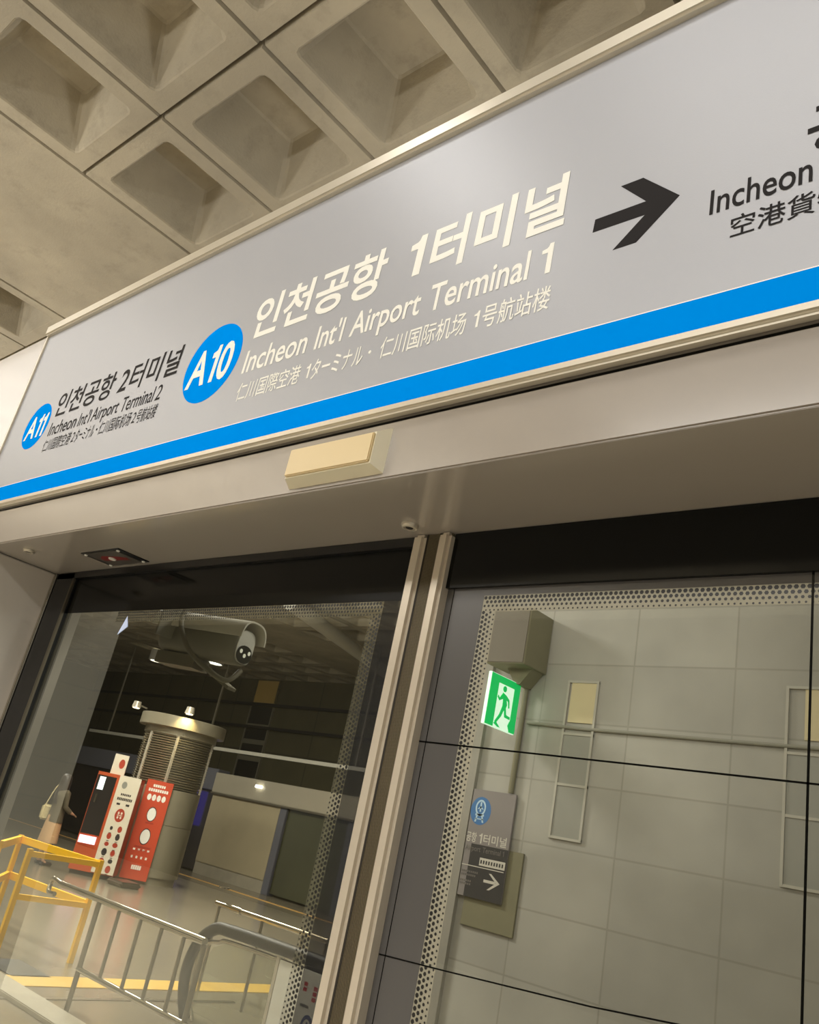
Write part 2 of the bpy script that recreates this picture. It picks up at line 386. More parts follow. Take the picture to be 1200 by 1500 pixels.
def text(name, body, fr, x0, x1, z0, z1, m, parent, bold=0.0, d=.0005):
    """lettering on a face, fitted to the box x0..x1, z0..z1; each word is a mesh of its own"""
    runs = []
    for ch in body:
        if ch == ' ': runs.append([' ', 's']); continue
        k = 'o' if ch == '1' else ('l' if ord(ch) < 128 else 'c')
        if runs and k != 'o' and runs[-1][1] == k: runs[-1][0] += ch
        else: runs.append([ch, k])
    x, words = 0.0, [[]]
    for r, k in runs:
        if k == 's':
            x += .30
            if words[-1]: words.append([])
            continue
        L_ = [ONE] if k == 'o' else outlines(r)
        if any(c_ > '~' for c_ in body) and k != 'c': L_ = [[(a*1.05, b*1.05) for a, b in l] for l in L_]
        mn = min(p[0] for l in L_ for p in l); mx_ = max(p[0] for l in L_ for p in l)
        if r == '·': x += .12
        words[-1].append([[(px_-mn+x, py_) for px_, py_ in l] for l in L_]); x += mx_-mn+(.11 if r != '·' else .2)
    words = [w_ for w_ in words if w_]
    allp = [p for w_ in words for g in w_ for l in g for p in l]
    ax, bx_ = min(p[0] for p in allp), max(p[0] for p in allp); ay, by = min(p[1] for p in allp), max(p[1] for p in allp)
    o_ = origin_of(parent)
    for w_ in words:
        bm = new()
        for g in w_:
            hole = [sum(1 for o2 in g if o2 is not l and all(inside(p, o2) for p in l)) % 2 == 1 for l in g]
            outer = [l for l, h in zip(g, hole) if not h]; holes = [l for l, h in zip(g, hole) if h]
            own = {i: [] for i in range(len(outer))}
            for h in holes:
                c_ = [i for i, l in enumerate(outer) if all(inside(p, l) for p in h)]
                own[min(c_, key=lambda i: abs(sarea(outer[i])))].append(grow(h, -bold) if bold else h)
            if bold: outer = [grow(l, bold) for l in outer]
            for i, l in enumerate(outer):
                polys = [l]+own[i]; flat = [p for q in polys for p in q]
                vs = [bm.verts.new(fr.p(x0+(p[0]-ax)/(bx_-ax)*(x1-x0), z0+(p[1]-ay)/(by-ay)*(z1-z0), d+.00006*(i % 7))-o_) for p in flat]
                for tri in tessellate_polygon([[Vector((p[0], p[1], 0)) for p in q] for q in polys]):
                    try: f = bm.faces.new([vs[t] for t in tri])
                    except ValueError: continue
                    f.normal_update()
                    if f.normal.dot(fr.n) < 0: f.normal_flip()
        mw = bpy.data.meshes.new(name); bm.to_mesh(mw); bm.free(); mw.materials.append(m)
        o = bpy.data.objects.new(name, mw); C.objects.link(o); o.parent = parent; ORG[o.name] = o_

# ================================================================== SETTING
bm = new(); box(bm, -32, 6, 1.2, 17.6, -1.65, -H); struct('floor', bm, M['floor'])
bm = new(); box(bm, -32, 6, -9, 1.2, -1.65, -H); struct('floor_platform', bm, mat('pale_bounce_floor', rgb(196, 188, 172), .35, var=.06, scale=30))  # unseen floor made paler than the hall's, to bounce light onto the soffit

def coffered():
    """waffle slab: square coffers 1 m apart, drafted sides, open joints between the formwork squares"""
    Z = 3.9; bm = new()
    def v(x, y, z): return bm.verts.new((x, y, z+H))
    def ring(x0, y0, x1, y1, z): return [v(x0, y0, z), v(x1, y0, z), v(x1, y1, z), v(x0, y1, z)]
    def link(a, b):
        for k in range(4): bm.faces.new((a[k], a[(k+1) % 4], b[(k+1) % 4], b[k]))
    def rring(x0, y0, x1, y1, z, r):
        out = []
        for cx, cy, a in ((x0+r, y0+r, PI), (x1-r, y0+r, 1.5*PI), (x1-r, y1-r, 0), (x0+r, y1-r, .5*PI)):
            for k in range(3):
                t = a+.25*PI*k; out.append(v(cx+r*math.cos(t), cy+r*math.sin(t), z))
        return out
    g = .009
    def cell(x0, y0, w, l, hole):
        a = ring(x0, y0, x0+w, y0+l, Z+.07); b = ring(x0+g, y0+g, x0+w-g, y0+l-g, Z+.03); c = ring(x0+g+.006, y0+g+.006, x0+w-g-.006, y0+l-g-.006, Z)
        link(a, b); link(b, c)
        if not hole: bm.faces.new(c); return
        i = .128
        def rr(e, z, r): return rring(x0+e, y0+e, x0+w-e, y0+l-e, z, r)
        R = [rr(i, Z, .045), rr(i+.010, Z+.008, .042), rr(i+.018, Z+.025, .04), rr(i+.018+.12, Z+.345, .03), rr(i+.018+.135, Z+.36, .025)]
        for k in range(4):     # rim: square to rounded square
            s = R[0][3*k:3*k+3]; nx = R[0][(3*k+3) % 12]
            bm.faces.new((c[k], s[1], s[0])); bm.faces.new((c[k], s[2], s[1]))
            bm.faces.new((c[k], c[(k+1) % 4], nx, s[2]))
        for p, q in zip(R, R[1:]):
            for k in range(12): bm.faces.new((p[k], p[(k+1) % 12], q[(k+1) % 12], q[k]))
        bm.faces.new(R[-1])
    xs = []; x = -5.443
    for k in range(10): xs.append((-5.443+k*1.003, 1.003, True))
    x = -5.443
    while x > -32:
        x -= 2.05; xs.append((x, 2.05, False))
        for k in range(7): x -= 1.003; xs.append((x, 1.003, True))
    for x0, w_, hole in xs:
        if not hole: cell(x0, 1.546-11*1.035, w_, 27*1.035, False); continue
        for k in range(-11, 16): cell(x0, 1.546+k*1.035, w_, 1.035, True)
    bmesh.ops.remove_doubles(bm, verts=bm.verts[:], dist=1e-4)
    return bm
struct('ceiling', coffered(), M['ceil'])

# the concrete wall beyond the fixed pane, and the dark wall far behind the hall
struct('wall_track', bx(-5.2, 5, 5.8, 6.1, -H, 3.9), M['wallc'])
struct('trim_1', bx(-5.2, -4.31, 5.76, 5.81, -H, 3.85), M['wallgrey'])
struct('wall_far', bx(-32, 6, 17.0, 17.4, -H, 3.9), M['farwall'])
struct('wall_platform', bx(-32, 6, -9.3, -9, -H, 3.9), M['backwall'])
struct('wall_side', bx(-32.2, -31.9, 2, 17.2, -H, 3.9), M['farwall'])

# ================================================================== HEADER OF THE SCREEN DOORS
hd = thing('screen_door_header', 'beige painted steel header box above the platform screen doors', 'header', (-2, 1.15, .62))
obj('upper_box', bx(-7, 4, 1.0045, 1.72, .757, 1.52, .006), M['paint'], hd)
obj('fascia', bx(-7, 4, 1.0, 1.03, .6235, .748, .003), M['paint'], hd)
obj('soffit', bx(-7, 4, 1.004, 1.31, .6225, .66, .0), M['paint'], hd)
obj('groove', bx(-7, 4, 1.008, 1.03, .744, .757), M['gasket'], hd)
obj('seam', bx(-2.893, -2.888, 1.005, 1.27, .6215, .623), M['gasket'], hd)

jm = thing('door_jamb', 'smooth beige painted jamb wall beside the sliding glass door', 'jamb', (-3.7, 1.15, -H))
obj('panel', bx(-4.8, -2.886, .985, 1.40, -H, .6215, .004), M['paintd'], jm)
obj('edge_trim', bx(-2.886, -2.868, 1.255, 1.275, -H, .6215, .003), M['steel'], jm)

# ================================================================== STATION NAME SIGN
S = Fr((0, .992, 0), (1, 0, 0))
sg = thing('station_name_sign', 'long grey station name sign with blue stripe on the beige header', 'sign', (-1.5, 1.0, .752))
obj('face_panel', bx(-3.058, 3.2, .992, 1.004, .777, 1.492), M['sign'], sg)
b2 = obj('top_trim', bx(-3.07, 3.2, .975, 1.004, 1.490, 1.532, .006, 3), M['alu'], sg)
obj('bottom_trim', bx(-3.07, 3.2, .978, 1.004, .755, .7785, .007, 3), M['alu'], sg)
obj('end_trim', bx(-3.07, -3.056, .986, 1.004, .7785, 1.492, .002), M['alu'], sg)
bm = new(); sheet(bm, S, rect(-3.056, 3.2, .7785, .8395)); obj('blue_stripe', bm, M['blue'], sg)
bm = new(); sheet(bm, S, rect(-3.056, 3.2, .8395, .8415)); obj('stripe_edge', bm, M['cream'], sg)
def roundel(cx, cz, r, t, tx0, tx1, tz0, tz1):
    bm = new(); sheet(bm, S, disc(cx, cz, r, 64)); d = obj('roundel', bm, M['blue'], sg)
    text('lettering', t, S, tx0, tx1, tz0, tz1, M['cream'], d, .022, .001)
roundel(-1.8175, 1.062, .121, 'A10', -1.910, -1.729, 1.0, 1.112)
roundel(-2.832, 1.0605, .0885, 'A11', -2.893, -2.765, 1.0145, 1.1)
def words(parts, z0, z1, m, bold, lat=None):
    """a line of the sign: each word with its own start and end; lat gives the span of plain figures and letters"""
    for wd, a, b in parts:
        zz = lat if lat and all(ord(c) < 128 for c in wd) else (z0, z1)
        if wd == '·':
            bm = new(); sheet(bm, S, disc((a+b)/2, (z0+z1)/2, .0042, 12)); obj('lettering', bm, m, sg); continue
        dz = (.30*(zz[1]-zz[0]) if wd in ('Airport',) else 0)*(1 if not lat else 0)
        text('lettering', wd, S, a, b, zz[0]-dz*.85, zz[1], m, sg, bold)
words([('인천공항', -1.672, -1.2145), ('1', -1.141, -1.106), ('터미널', -1.076, -.752)], 1.095, 1.221, M['cream'], .022, (1.108, 1.2105))
words([('Incheon', -1.661, -1.425), ("Int'l", -1.393, -1.304), ('Airport', -1.279, -1.077), ('Terminal', -1.052, -.812), ('1', -.785, -.763)], .991, 1.0575, M['cream'], .012)
words([('仁川国際空港', -1.652, -1.418), ('1', -1.398, -1.3855), ('ターミナル', -1.378, -1.216), ('·', -1.200, -1.192), ('仁川国际机场', -1.1645, -.940), ('1', -.921, -.9085), ('号航站楼', -.900, -.752)], .907, .960, M['cream'], .006, (.914, .952))
words([('인천공항', -2.722, -2.352), ('2', -2.316, -2.270), ('터미널', -2.254, -1.992)], 1.072, 1.169, M['black'], .012, (1.080, 1.158))
words([('Incheon', -2.708, -2.525), ("Int'l", -2.507, -2.437), ('Airport', -2.425, -2.267), ('Terminal', -2.250, -2.075), ('2', -2.062, -2.036)], .998, 1.049, M['black'], .004)
words([('仁川国際空港', -2.707, -2.520), ('2', -2.511, -2.494), ('ターミナル', -2.488, -2.372), ('·', -2.360, -2.354), ('仁川国际机场', -2.341, -2.162), ('2', -2.153, -2.136), ('号航站楼', -2.130, -2.028)], .937, .9845, M['black'], 0, (.942, .978))
words([('공항화물청사', -.324, .30)], 1.05, 1.147, M['black'], .018)
words([('Incheon', -.470, -.3176), ('Airport', -.290, -.145), ('Cargo', -.12, .0), ('Terminal', .025, .20)], .998, 1.0475, M['black'], .008)
words([('空港貨物廳舍', -.434, -.185), ('·', -.165, -.158), ('机场货运站', -.14, .06)], .938, .980, M['black'], .006)
bm = new(); sheet(bm, S, [(-.6831, 1.0485), (-.5838, 1.0472), (-.6374, .9926), (-.5946, .9926), (-.5243, 1.0632), (-.5957, 1.1337), (-.638, 1.1337), (-.5848, 1.0768), (-.6815, 1.0768)][::1])
obj('arrow', bm, M['black'], sg)

# ================================================================== FITTINGS ON HEADER AND SOFFIT
lp = thing('emergency_lamp', 'small cream rectangular lamp with chamfered ivory rim on the beige fascia', 'lamp', (-1.21, 1.0, .63))
bm = new()
def frustum(bm, b0, y0, b1, y1):
    A = [bm.verts.new((x, y0, z+H)) for x, z in rect(*b0)]; B = [bm.verts.new((x, y1, z+H)) for x, z in rect(*b1)]
    for k in range(4): bm.faces.new((A[k], A[(k+1) % 4], B[(k+1) % 4], B[k]))
    bm.faces.new(A[::-1]); bm.faces.new(B); return bm
frustum(bm, (-1.352, -1.079, .634, .734), 1.001, (-1.338, -1.092, .645, .713), .972); obj('housing', bm, M['lampw'], lp)
obj('lens', bx(-1.337, -1.094, .966, .975, .648, .710, .002), M['lens'], lp)

def lock(x, y, label):
    t = thing('key_switch', label, 'key switch', (x, y, .61), 'round key switches in the soffit')
    bm = new(); lathe(bm, x, y, [(.0, .621), (.019, .623), (.019, .619), (.016, .614), (.0125, .613), (.0115, .618), (.0, .618)], 40, cap=False); obj('ring', bm, M['alu'], t, 40)
    bm = new(); lathe(bm, x, y, [(.0, .6185), (.009, .6185), (.008, .6145), (.0, .6145)], 28, cap=False); k = obj('barrel', bm, M['ribd'], t, 40)
    bm = new(); box(bm, x-.005, x+.005, y-.001, y+.001, .614, .6146); obj('keyhole', bm, M['gasket'], k)
lock(-1.177, 1.201, 'round steel key switch in the soffit by the door mullion')
lock(-2.697, 1.069, 'round steel key switch in the soffit by the beige jamb')

sp = thing('sensor_plate', 'dark rectangular plate with red emblem screwed into the soffit', 'sensor plate', (-2.365, 1.187, .617))
obj('plate', bx(-2.474, -2.256, 1.132, 1.242, .6195, .6225, .0005), M['gasket'], sp)
obj('cover', bx(-2.452, -2.278, 1.138, 1.236, .617, .6196, .001), M['plate'], sp)
D = Fr((-2.365, 1.187, .617), (1, 0, 0), (0, -1, 0))
bm = new(); sheet(bm, D, [(-.062, .012), (-.03, .026), (.03, .012), (.064, -.004), (.06, -.02), (.02, -.014), (-.03, -.012), (-.062, -.006)]); obj('emblem', bm, M['red'], sp)
bm = new(); lathe(bm, -2.372, 1.185, [(0, .6165), (.012, .6165), (.011, .613), (0, .612)], 24, cap=False); obj('sensor_eye', bm, M['white'], sp, 40)
for sx in (-.095, .095):
    for sy in (-.044, .044):
        bm = new(); lathe(bm, -2.365+sx, 1.187+sy, [(0, .6195), (.0058, .6185), (.004, .615), (0, .614)], 16, cap=False); obj('screw', bm, M['white'], sp, 40)

# ================================================================== MULLION
mu = thing('door_mullion', 'ribbed bronze mullion with two pale edge profiles between the glass panes', 'mullion', (-1.155, 1.26, -H))
obj('core', bx(-1.2, -1.105, 1.262, 1.31, -H, .6215), M['rib'], mu)
bm = new()
for k in range(9):
    x = -1.1665+k*.0035; box(bm, x, x+.0022, 1.256, 1.263, -H, .621)
obj('ribs', bm, M['rib'], mu)
for x0, x1 in ((-1.2065, -1.171), (-1.134, -1.1015)):
    bm = bx(x0, x1, 1.246, 1.29, -H, .6215, .008, 4); obj('edge_profile', bm, M['edge'], mu, 30)
bm = new(); box(bm, -1.171, -1.1665, 1.255, 1.264, -H, .621); box(bm, -1.1355, -1.134, 1.255, 1.264, -H, .621); obj('shadow_gap', bm, M['ribd'], mu)

# ================================================================== GLASS PANES
def dots(bm, fr, x0, x1, z0, z1, horiz, sgn):
    """rows of printed dots that shrink away from the frit: along x (horiz) below z1, or along z beside x0"""
    p = .0098; R = (.0040, .0036, .0029, .0020)
    for r, rad in enumerate(R):
        off = p/2 if r % 2 else 0
        n = int(((x1-x0) if horiz else (z1-z0))/p)
        for k in range(n):
            if horiz: cx, cz = x0+off+k*p+p*.5, z1-.005-r*p*.86
            else: cx, cz = (x0 if sgn > 0 else x1)+sgn*(.005+r*p*.86), z1-off-k*p-p*.5
            q = [(cx+rad*math.cos(PI/3*j), cz+rad*math.sin(PI/3*j)) for j in range(6)]
            bm.faces.new([bm.verts.new(fr.p(a, b, .0006)) for a, b in q])
    return bm
GY = 1.276
G = Fr((0, GY, 0), (1, 0, 0))
M['latticeL'] = half_print('faint_dot_field', rgb(150, 146, 120), .16)
dl = thing('sliding_glass_door', 'tall glass door with black frit border next to the beige jamb', 'glass door', (-2, 1.28, -H))
obj('glass_pane', bx(-2.80, -1.2068, GY, GY+.010, -H+.02, .621), M['glassL'], dl)
obj('side_frame', bx(-2.868, -2.742, 1.262, 1.30, -H, .6215, .003), M['gasket'], dl)
obj('frame_edge', bx(-2.746, -2.739, 1.259, 1.27, -H, .60, .002), M['dsteel'], dl)
obj('top_seal', bx(-2.868, -1.2068, 1.262, 1.30, .600, .6215), M['gasket'], dl)
bm = new(); sheet(bm, G, rect(-2.742, -1.2068, .4795, .600), 0, .0006); obj('frit_border', bm, M['bfrit'], dl)
bm = new(); sheet(bm, G, rect(-1.2775, -1.2068, -H+.02, .4795), 0, .0006); obj('smoked_border', bm, half_print('smoked_black_frit', rgb(10, 10, 9), .5), dl)
bm = new(); sheet(bm, G, rect(-2.4, -1.2775, .4455, .4795), 0, .0003); sheet(bm, G, rect(-1.3115, -1.2775, -H+.02, .4455), 0, .0003); obj('pale_dot_field', bm, M['latticeL'], dl)
bm = new(); dots(bm, G, -2.4, -1.2775, 0, .4795, True, 1); dots(bm, G, 0, -1.2775, -H+.05, .449, False, -1); obj('dot_print', bm, M['dot'], dl)

pr = thing('fixed_glass_panel', 'wide fixed glass panel with reflection-grey frit in front of the pale wall', 'glass panel', (1, 1.28, -H))
obj('glass_pane', bx(-1.1012, 3.5, GY, GY+.010, -H+.02, .621), M['glassR'], pr)
obj('top_seal', bx(-1.1015, 3.5, 1.266, 1.30, .500, .6215), M['bfrit'], pr)
bm = new(); sheet(bm, G, rect(-1.1015, -1.005, -H+.02, .5), 0, .0006); sheet(bm, G, rect(-1.005, 3.5, .4835, .5), 0, .0006); obj('frit_border', bm, M['dgrey'], pr)
bm = new(); sheet(bm, G, rect(-1.005, 3.5, .450, .4835), 0, .0003); sheet(bm, G, rect(-1.005, -.971, -H+.02, .450), 0, .0003); obj('pale_dot_field', bm, M['lattice'], pr)
bm = new(); dots(bm, G, -1.005, 3.4, 0, .4835, True, 1); dots(bm, G, -1.005, 0, -H+.05, .453, False, 1); obj('dot_print', bm, M['dot'], pr)
def line(p, q, wd=.003):
    bm = new(); a = Vector(p); b = Vector(q); t = (b-a).normalized(); n = Vector((-t.y, t.x))*wd/2
    sheet(bm, G, [tuple(a-n), tuple(b-n), tuple(b+n), tuple(a+n)], .0006, .0012); return bm
obj('reflected_line', line((-1.1015, .188), (3.5, .186)), M['bfrit'], pr)  # reflections of panel joints, laid on the glass as thin dark strips
obj('reflected_line', line((-.388, .50), (-.387, -H+.02), .0036), M['bfrit'], pr)
obj('reflected_line', line((-1.084, .50), (-1.086, -H+.02), .0016), M['bfrit'], pr)
bm = new()
pts = [(-1.100, -.1875), (-1.06, -.1852), (-.96, -.1800), (-.68, -.163), (-.54, -.150), (.2, -.09), (1.2, 0)]
for a, b in zip(pts, pts[1:]):
    sheet(bm, G, [(a[0], a[1]-.0012), (b[0], b[1]-.0012), (b[0], b[1]+.0012), (a[0], a[1]+.0012)], .0006, .0012)
obj('reflected_line', bm, M['bfrit'], pr)  # bent reflection, drawn as a dark strip on the glass
# ================================================================== SEEN THROUGH THE FIXED PANE
st = thing('wall_speaker_box', 'olive steel box bracketed to the pale wall above the exit sign', 'box', (-3.99, 5.64, 1.33))
obj('body', bx(-4.176, -3.80, 5.468, 5.80, 1.487, 1.958, .004), M['olive'], st)
obj('shaded_front', bx(-4.168, -3.812, 5.462, 5.469, 1.497, 1.948, .002), mat('shaded_front_brown', rgb(104, 96, 80), .5), st)  # thin sheet that darkens the front face, its shade put into the colour
bm = new(); W1 = Fr((0, 5.62, 0), (1, 0, 0)); sheet(bm, W1, [(-4.06, 1.488), (-3.82, 1.488), (-3.92, 1.36), (-3.97, 1.36)], -.17, .0); obj('neck_bracket', bm, M['olive'], st)
cd = tag(obj('conduit_pipe', tube(new(), [(-3.955, 5.775, 1.36), (-3.955, 5.775, .53)], .022, 10), M['olive'], None, 40), 'thin olive conduit pipe running down the pale wall below the box', 'pipe')

ex = thing('exit_sign', 'green and white illuminated running figure exit sign projecting from the pale wall', 'exit sign', (-3.975, 5.48, .96))
obj('body', bx(-3.982, -3.952, 5.275, 5.695, .965, 1.372, .003), M['exitw'], ex)
E_ = Fr((-3.952, 5.275, .965), (0, 1, 0))       # face turned along the track, u runs away from the camera
EW, EH = .42, .407
bm = new(); sheet(bm, E_, rect(.006, .115, .004, EH-.004), 0, .002); sheet(bm, E_, rect(.335, EW-.006, .004, EH-.004), 0, .002)
sheet(bm, E_, rect(.115, .335, EH-.06, EH-.004), 0, .002); obj('green_field', bm, M['green'], ex)
bm = new()
sheet(bm, E_, disc(.205, .315, .024, 20), 0, .003)
for poly in ([(.185, .285), (.235, .27), (.262, .20), (.25, .165), (.205, .17), (.20, .225)],            # trunk
             [(.19, .285), (.20, .262), (.150, .235), (.128, .252), (.122, .236), (.15, .213), (.205, .24)],   # rear arm
             [(.235, .272), (.285, .245), (.30, .185), (.286, .18), (.27, .228), (.235, .245)],            # front arm
             [(.205, .185), (.235, .165), (.205, .10), (.148, .035), (.128, .045), (.178, .112)],             # rear leg
             [(.225, .18), (.255, .17), (.27, .125), (.325, .118), (.325, .098), (.25, .102)],               # front leg
             [(.12, .03), (.175, .012), (.21, .012), (.145, .05)], [(.33, .09), (.31, .05), (.335, .012), (.415, .012), (.415, .06), (.35, .06)]):
    sheet(bm, E_, poly, 0, .003)
obj('running_figure', bm, M['green'], ex)

ol = tag(obj('olive_rectangle', bx(-4.245, -3.762, 5.784, 5.801, -.472, .112, .003), M['olive']), 'plain olive rectangle on the pale wall behind the direction sign', 'rectangle')  # flat olive rectangle set just off the wall
ds = thing('direction_sign', 'charcoal terminal direction sign, mostly coloured as washed by reflection, with train roundel and arrow', 'sign', (-4.09, 5.77, -.275))
obj('backing', bx(-4.305, -3.89, 5.765, 5.782, -.272, .524, .002), M['signgrey'], ds)
T = Fr((0, 5.765, 0), (1, 0, 0))
bm = new(); sheet(bm, T, rect(-4.243, -3.89, -.272, .112)); obj('unwashed_patch', bm, M['signdark'], ds)  # sign's dark face; the reflection washing the rest is put into its colour
bm = new(); sheet(bm, T, disc(-4.205, .362, .099, 40, .107)); ro = obj('roundel', bm, M['signblue'], ds)
bm = new()
o1 = disc(-4.208, .385, .05, 24, .062); i1 = disc(-4.208, .385, .036, 24, .047); ringstrip(bm, T, o1, i1, .001, .002)
sheet(bm, T, rect(-4.215, -4.201, .355, .428), .001, .002); sheet(bm, T, [(-4.24, .372), (-4.208, .398), (-4.176, .372), (-4.208, .38)], .001, .002)
sheet(bm, T, rect(-4.25, -4.166, .322, .338), .001, .002); sheet(bm, T, [(-4.24, .322), (-4.252, .275), (-4.236, .275), (-4.226, .322)], .001, .002)
sheet(bm, T, [(-4.19, .322), (-4.178, .275), (-4.162, .275), (-4.176, .322)], .001, .002); sheet(bm, T, rect(-4.25, -4.166, .296, .304), .001, .002)
obj('train_symbol', bm, M['signlb'], ro)
for wd, a, b in (('공항', -4.302, -4.205), ('1', -4.178, -4.152), ('터미널', -4.135, -3.918)): text('lettering', wd, T, a, b, .124, .196, M['signtext'], ds, .012)
text('lettering', 'Airport Terminal 1', T, -4.295, -3.925, .048, .098, M['signdim'], ds, .01, .002)
bm = new(); sheet(bm, T, rect(-4.14, -3.90, -.035, .022), .001, .002); lb = obj('label_strip', bm, M['signtext'], ds)
bm = new()
for k in range(9): sheet(bm, T, rect(-4.13+k*.025, -4.117+k*.025, -.02, .006), .002, .003)
obj_rows('fine_print', bm, M['signdark'], lb)
bm = new(); sheet(bm, T, rect(-4.305, -3.905, -.052, -.046), .001, .002); obj('rule_line', bm, M['signtext'], ds)
bm = new()
sheet(bm, T, rect(-4.075, -3.965, -.146, -.126), .001, .002)
sheet(bm, T, [(-4.035, -.078), (-4.012, -.078), (-3.925, -.136), (-3.96, -.136)], .001, .002); sheet(bm, T, [(-4.035, -.194), (-3.96, -.136), (-3.925, -.136), (-4.012, -.194)], .001, .002)
obj('arrow', bm, M['signtext'], ds)
bm = new()
for z0, ln in ((-.10, .17), (-.125, .16), (-.168, .12), (-.19, .11)):
    for k in range(int(ln/.018)): sheet(bm, T, rect(-4.295+k*.018, -4.283+k*.018, z0, z0+.014), .001, .002)
obj_rows('fine_print', bm, M['signdim'], ds)

def reflected_window(n, x0, x1, z0, z1, splits, topz, warm):  # reflections of windows, built as framed panels on the wall
    t = bpy.data.objects.new('reflected_window_%d' % n, None); C.objects.link(t); t.location = ((x0+x1)/2, 5.79, z0+H); ORG[t.name] = Vector(t.location); t['kind'] = 'structure'
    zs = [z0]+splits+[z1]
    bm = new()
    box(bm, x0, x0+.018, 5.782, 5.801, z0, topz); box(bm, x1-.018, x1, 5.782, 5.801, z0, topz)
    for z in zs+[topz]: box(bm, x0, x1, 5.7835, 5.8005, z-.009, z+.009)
    f = obj('frame', bm, M['reflwinframe'], t)  # frame of the reflected window
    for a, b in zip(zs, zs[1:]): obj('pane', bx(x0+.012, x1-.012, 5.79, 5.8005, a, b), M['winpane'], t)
    obj('pane', bx(warm, x1-.012, 5.79, 5.8005, z1+.09, topz-.01), M['reflwincream'], t)  # pane of the reflected window
reflected_window(1, -3.575, -3.30, .268, 1.03, [.65], 1.44, -3.54)
reflected_window(2, -1.91, -1.30, .228, 1.03, [.64], 1.46, -1.79)
cb = tag(obj('cable_conduit', tube(new(), [(-3.9, 5.785, 1.09), (-3.4, 5.785, 1.075), (2, 5.785, 1.065)], .013, 8), mat('dull_conduit', rgb(150, 148, 134), .8, spec=.1), None, 40), 'long thin grey conduit running level across the pale wall', 'pipe')

# ================================================================== REFLECTION OF THE PLATFORM, BUILT AS A HALL BEHIND THE SLIDING DOOR
# --- closed-circuit camera hung behind the header
cc = thing('security_camera', 'grey bullet security camera with hood and looping cable behind the glass door', 'security camera', (-2.72, 1.8, .50))
sx = 1.8/3.2
def cp(x, z, y=1.8): return (x*sx*(y/1.8), y, z*sx*(y/1.8))
axA = Vector((-2.87, 1.755, .553)); axB = Vector((-2.50, 1.86, .538))
t_ = (axB-axA).normalized(); sd = t_.cross(Vector((0, 0, 1))).normalized(); upv = sd.cross(t_).normalized()
def camring(c, w_, h_, n=20, e=3.0):
    out = []
    for k in range(n):
        a = 2*PI*k/n; ca, sa = math.cos(a), math.sin(a)
        out.append(c+sd*w_*math.copysign(abs(ca)**(2/e), ca)+upv*h_*math.copysign(abs(sa)**(2/e), sa))
    return out
def loft(rings, caps=True):
    bm = new(); R = [[bm.verts.new((v.x, v.y, v.z+H)) for v in r] for r in rings]; n = len(R[0])
    for p, q in zip(R, R[1:]):
        for k in range(n): bm.faces.new((p[k], p[(k+1) % n], q[(k+1) % n], q[k]))
    if caps: bm.faces.new(R[0][::-1]); bm.faces.new(R[-1])
    return bm
obj('body', loft([camring(axA+t_*s, .058*q, .068*q) for s, q in ((0, .8), (.02, .97), (.30, 1), (.36, 1), (.37, .95))]), mat('mid_grey_camera_body', rgb(142, 138, 124), .45), cc, 40)
def hood(s, o, half=True):
    pts = []
    for k in range(15):
        a = PI*(.04+.92*k/14); ca, sa = math.cos(a), math.sin(a)
        pts.append(axA+t_*s+sd*(.072+o)*math.copysign(abs(ca)**.7, ca)+upv*(.005+(.085+o)*math.copysign(abs(sa)**.7, sa)))
    return pts
bm = new()
O = [[bm.verts.new((v.x, v.y, v.z+H)) for v in hood(s, .006)] for s in (-.03, .40)]; I = [[bm.verts.new((v.x, v.y, v.z+H)) for v in hood(s, 0)] for s in (-.03, .40)]
for k in range(14):
    bm.faces.new((O[0][k], O[0][k+1], O[1][k+1], O[1][k])); bm.faces.new((I[0][k], I[1][k], I[1][k+1], I[0][k+1]))
    for e in (0, 1): bm.faces.new((O[e][k], O[e][k+1], I[e][k+1], I[e][k]))
for k in (0, 14): bm.faces.new((O[0][k], O[1][k], I[1][k], I[0][k]))
obj('sun_hood', bm, M['cam'], cc, 40)
fcn = axB; tip = axA+t_*.371
obj('faceplate', loft([camring(tip+t_*s, .050, .060) for s in (0, .004)]), M['white'], cc, 40)
low = [p for p in camring(tip+t_*.005-upv*.026, .044, .032, 20, 2.2)]
lo = obj('lens_window', loft([low, [p+t_*.003 for p in low]]), M['camd'], cc, 40)
for a, b in ((-.024, -.016), (0, -.03), (.025, -.018)):
    c0 = tip+t_*.008+sd*a+upv*b; q = camring(c0, .0075, .0075, 12, 2)
    obj('led', loft([q, [p+t_*.002 for p in q]]), M['led'], lo, 40)
bk = axA+t_*.09
bm = new(); bar(bm, (bk.x-.01, bk.y-.085, bk.z-.02), (bk.x+.01, bk.y-.085, .7565), .085, .012); obj('mounting_plate', bm, mat('grey_mounting_plate', rgb(158, 154, 140), .5), cc)
bm = new(); bar(bm, tuple(axA+t_*.015-upv*.088), tuple(axA+t_*.20-upv*.088), .09, .045); obj('bracket_block', bm, M['cable'], cc)
bm = new(); bar(bm, tuple(axA+t_*.20-upv*.085), tuple(axA+t_*.37-upv*.155), .05, .012); obj('arm', bm, M['cable'], cc)
cpts = [axA+t_*.185+upv*.19, axA+t_*.15+upv*.15-sd*-.03, axA+t_*.125+upv*.10+sd*.085, axA+t_*.135+upv*.03+sd*.10, axA+t_*.20-upv*.05+sd*.10, axA+t_*.28-upv*.10+sd*.09, axA+t_*.37-upv*.135+sd*.05, axA+t_*.385-upv*.085]
def smooth_pts(p, n=6):
    out = []
    for i in range(len(p)-1):
        a, b, c, d = p[max(i-1, 0)], p[i], p[i+1], p[min(i+2, len(p)-1)]
        for k in range(n):
            t = k/n; out.append(.5*((2*b)+(c-a)*t+(2*a-5*b+4*c-d)*t*t+(3*b-a-3*c+d)*t**3))
    return out+[p[-1]]
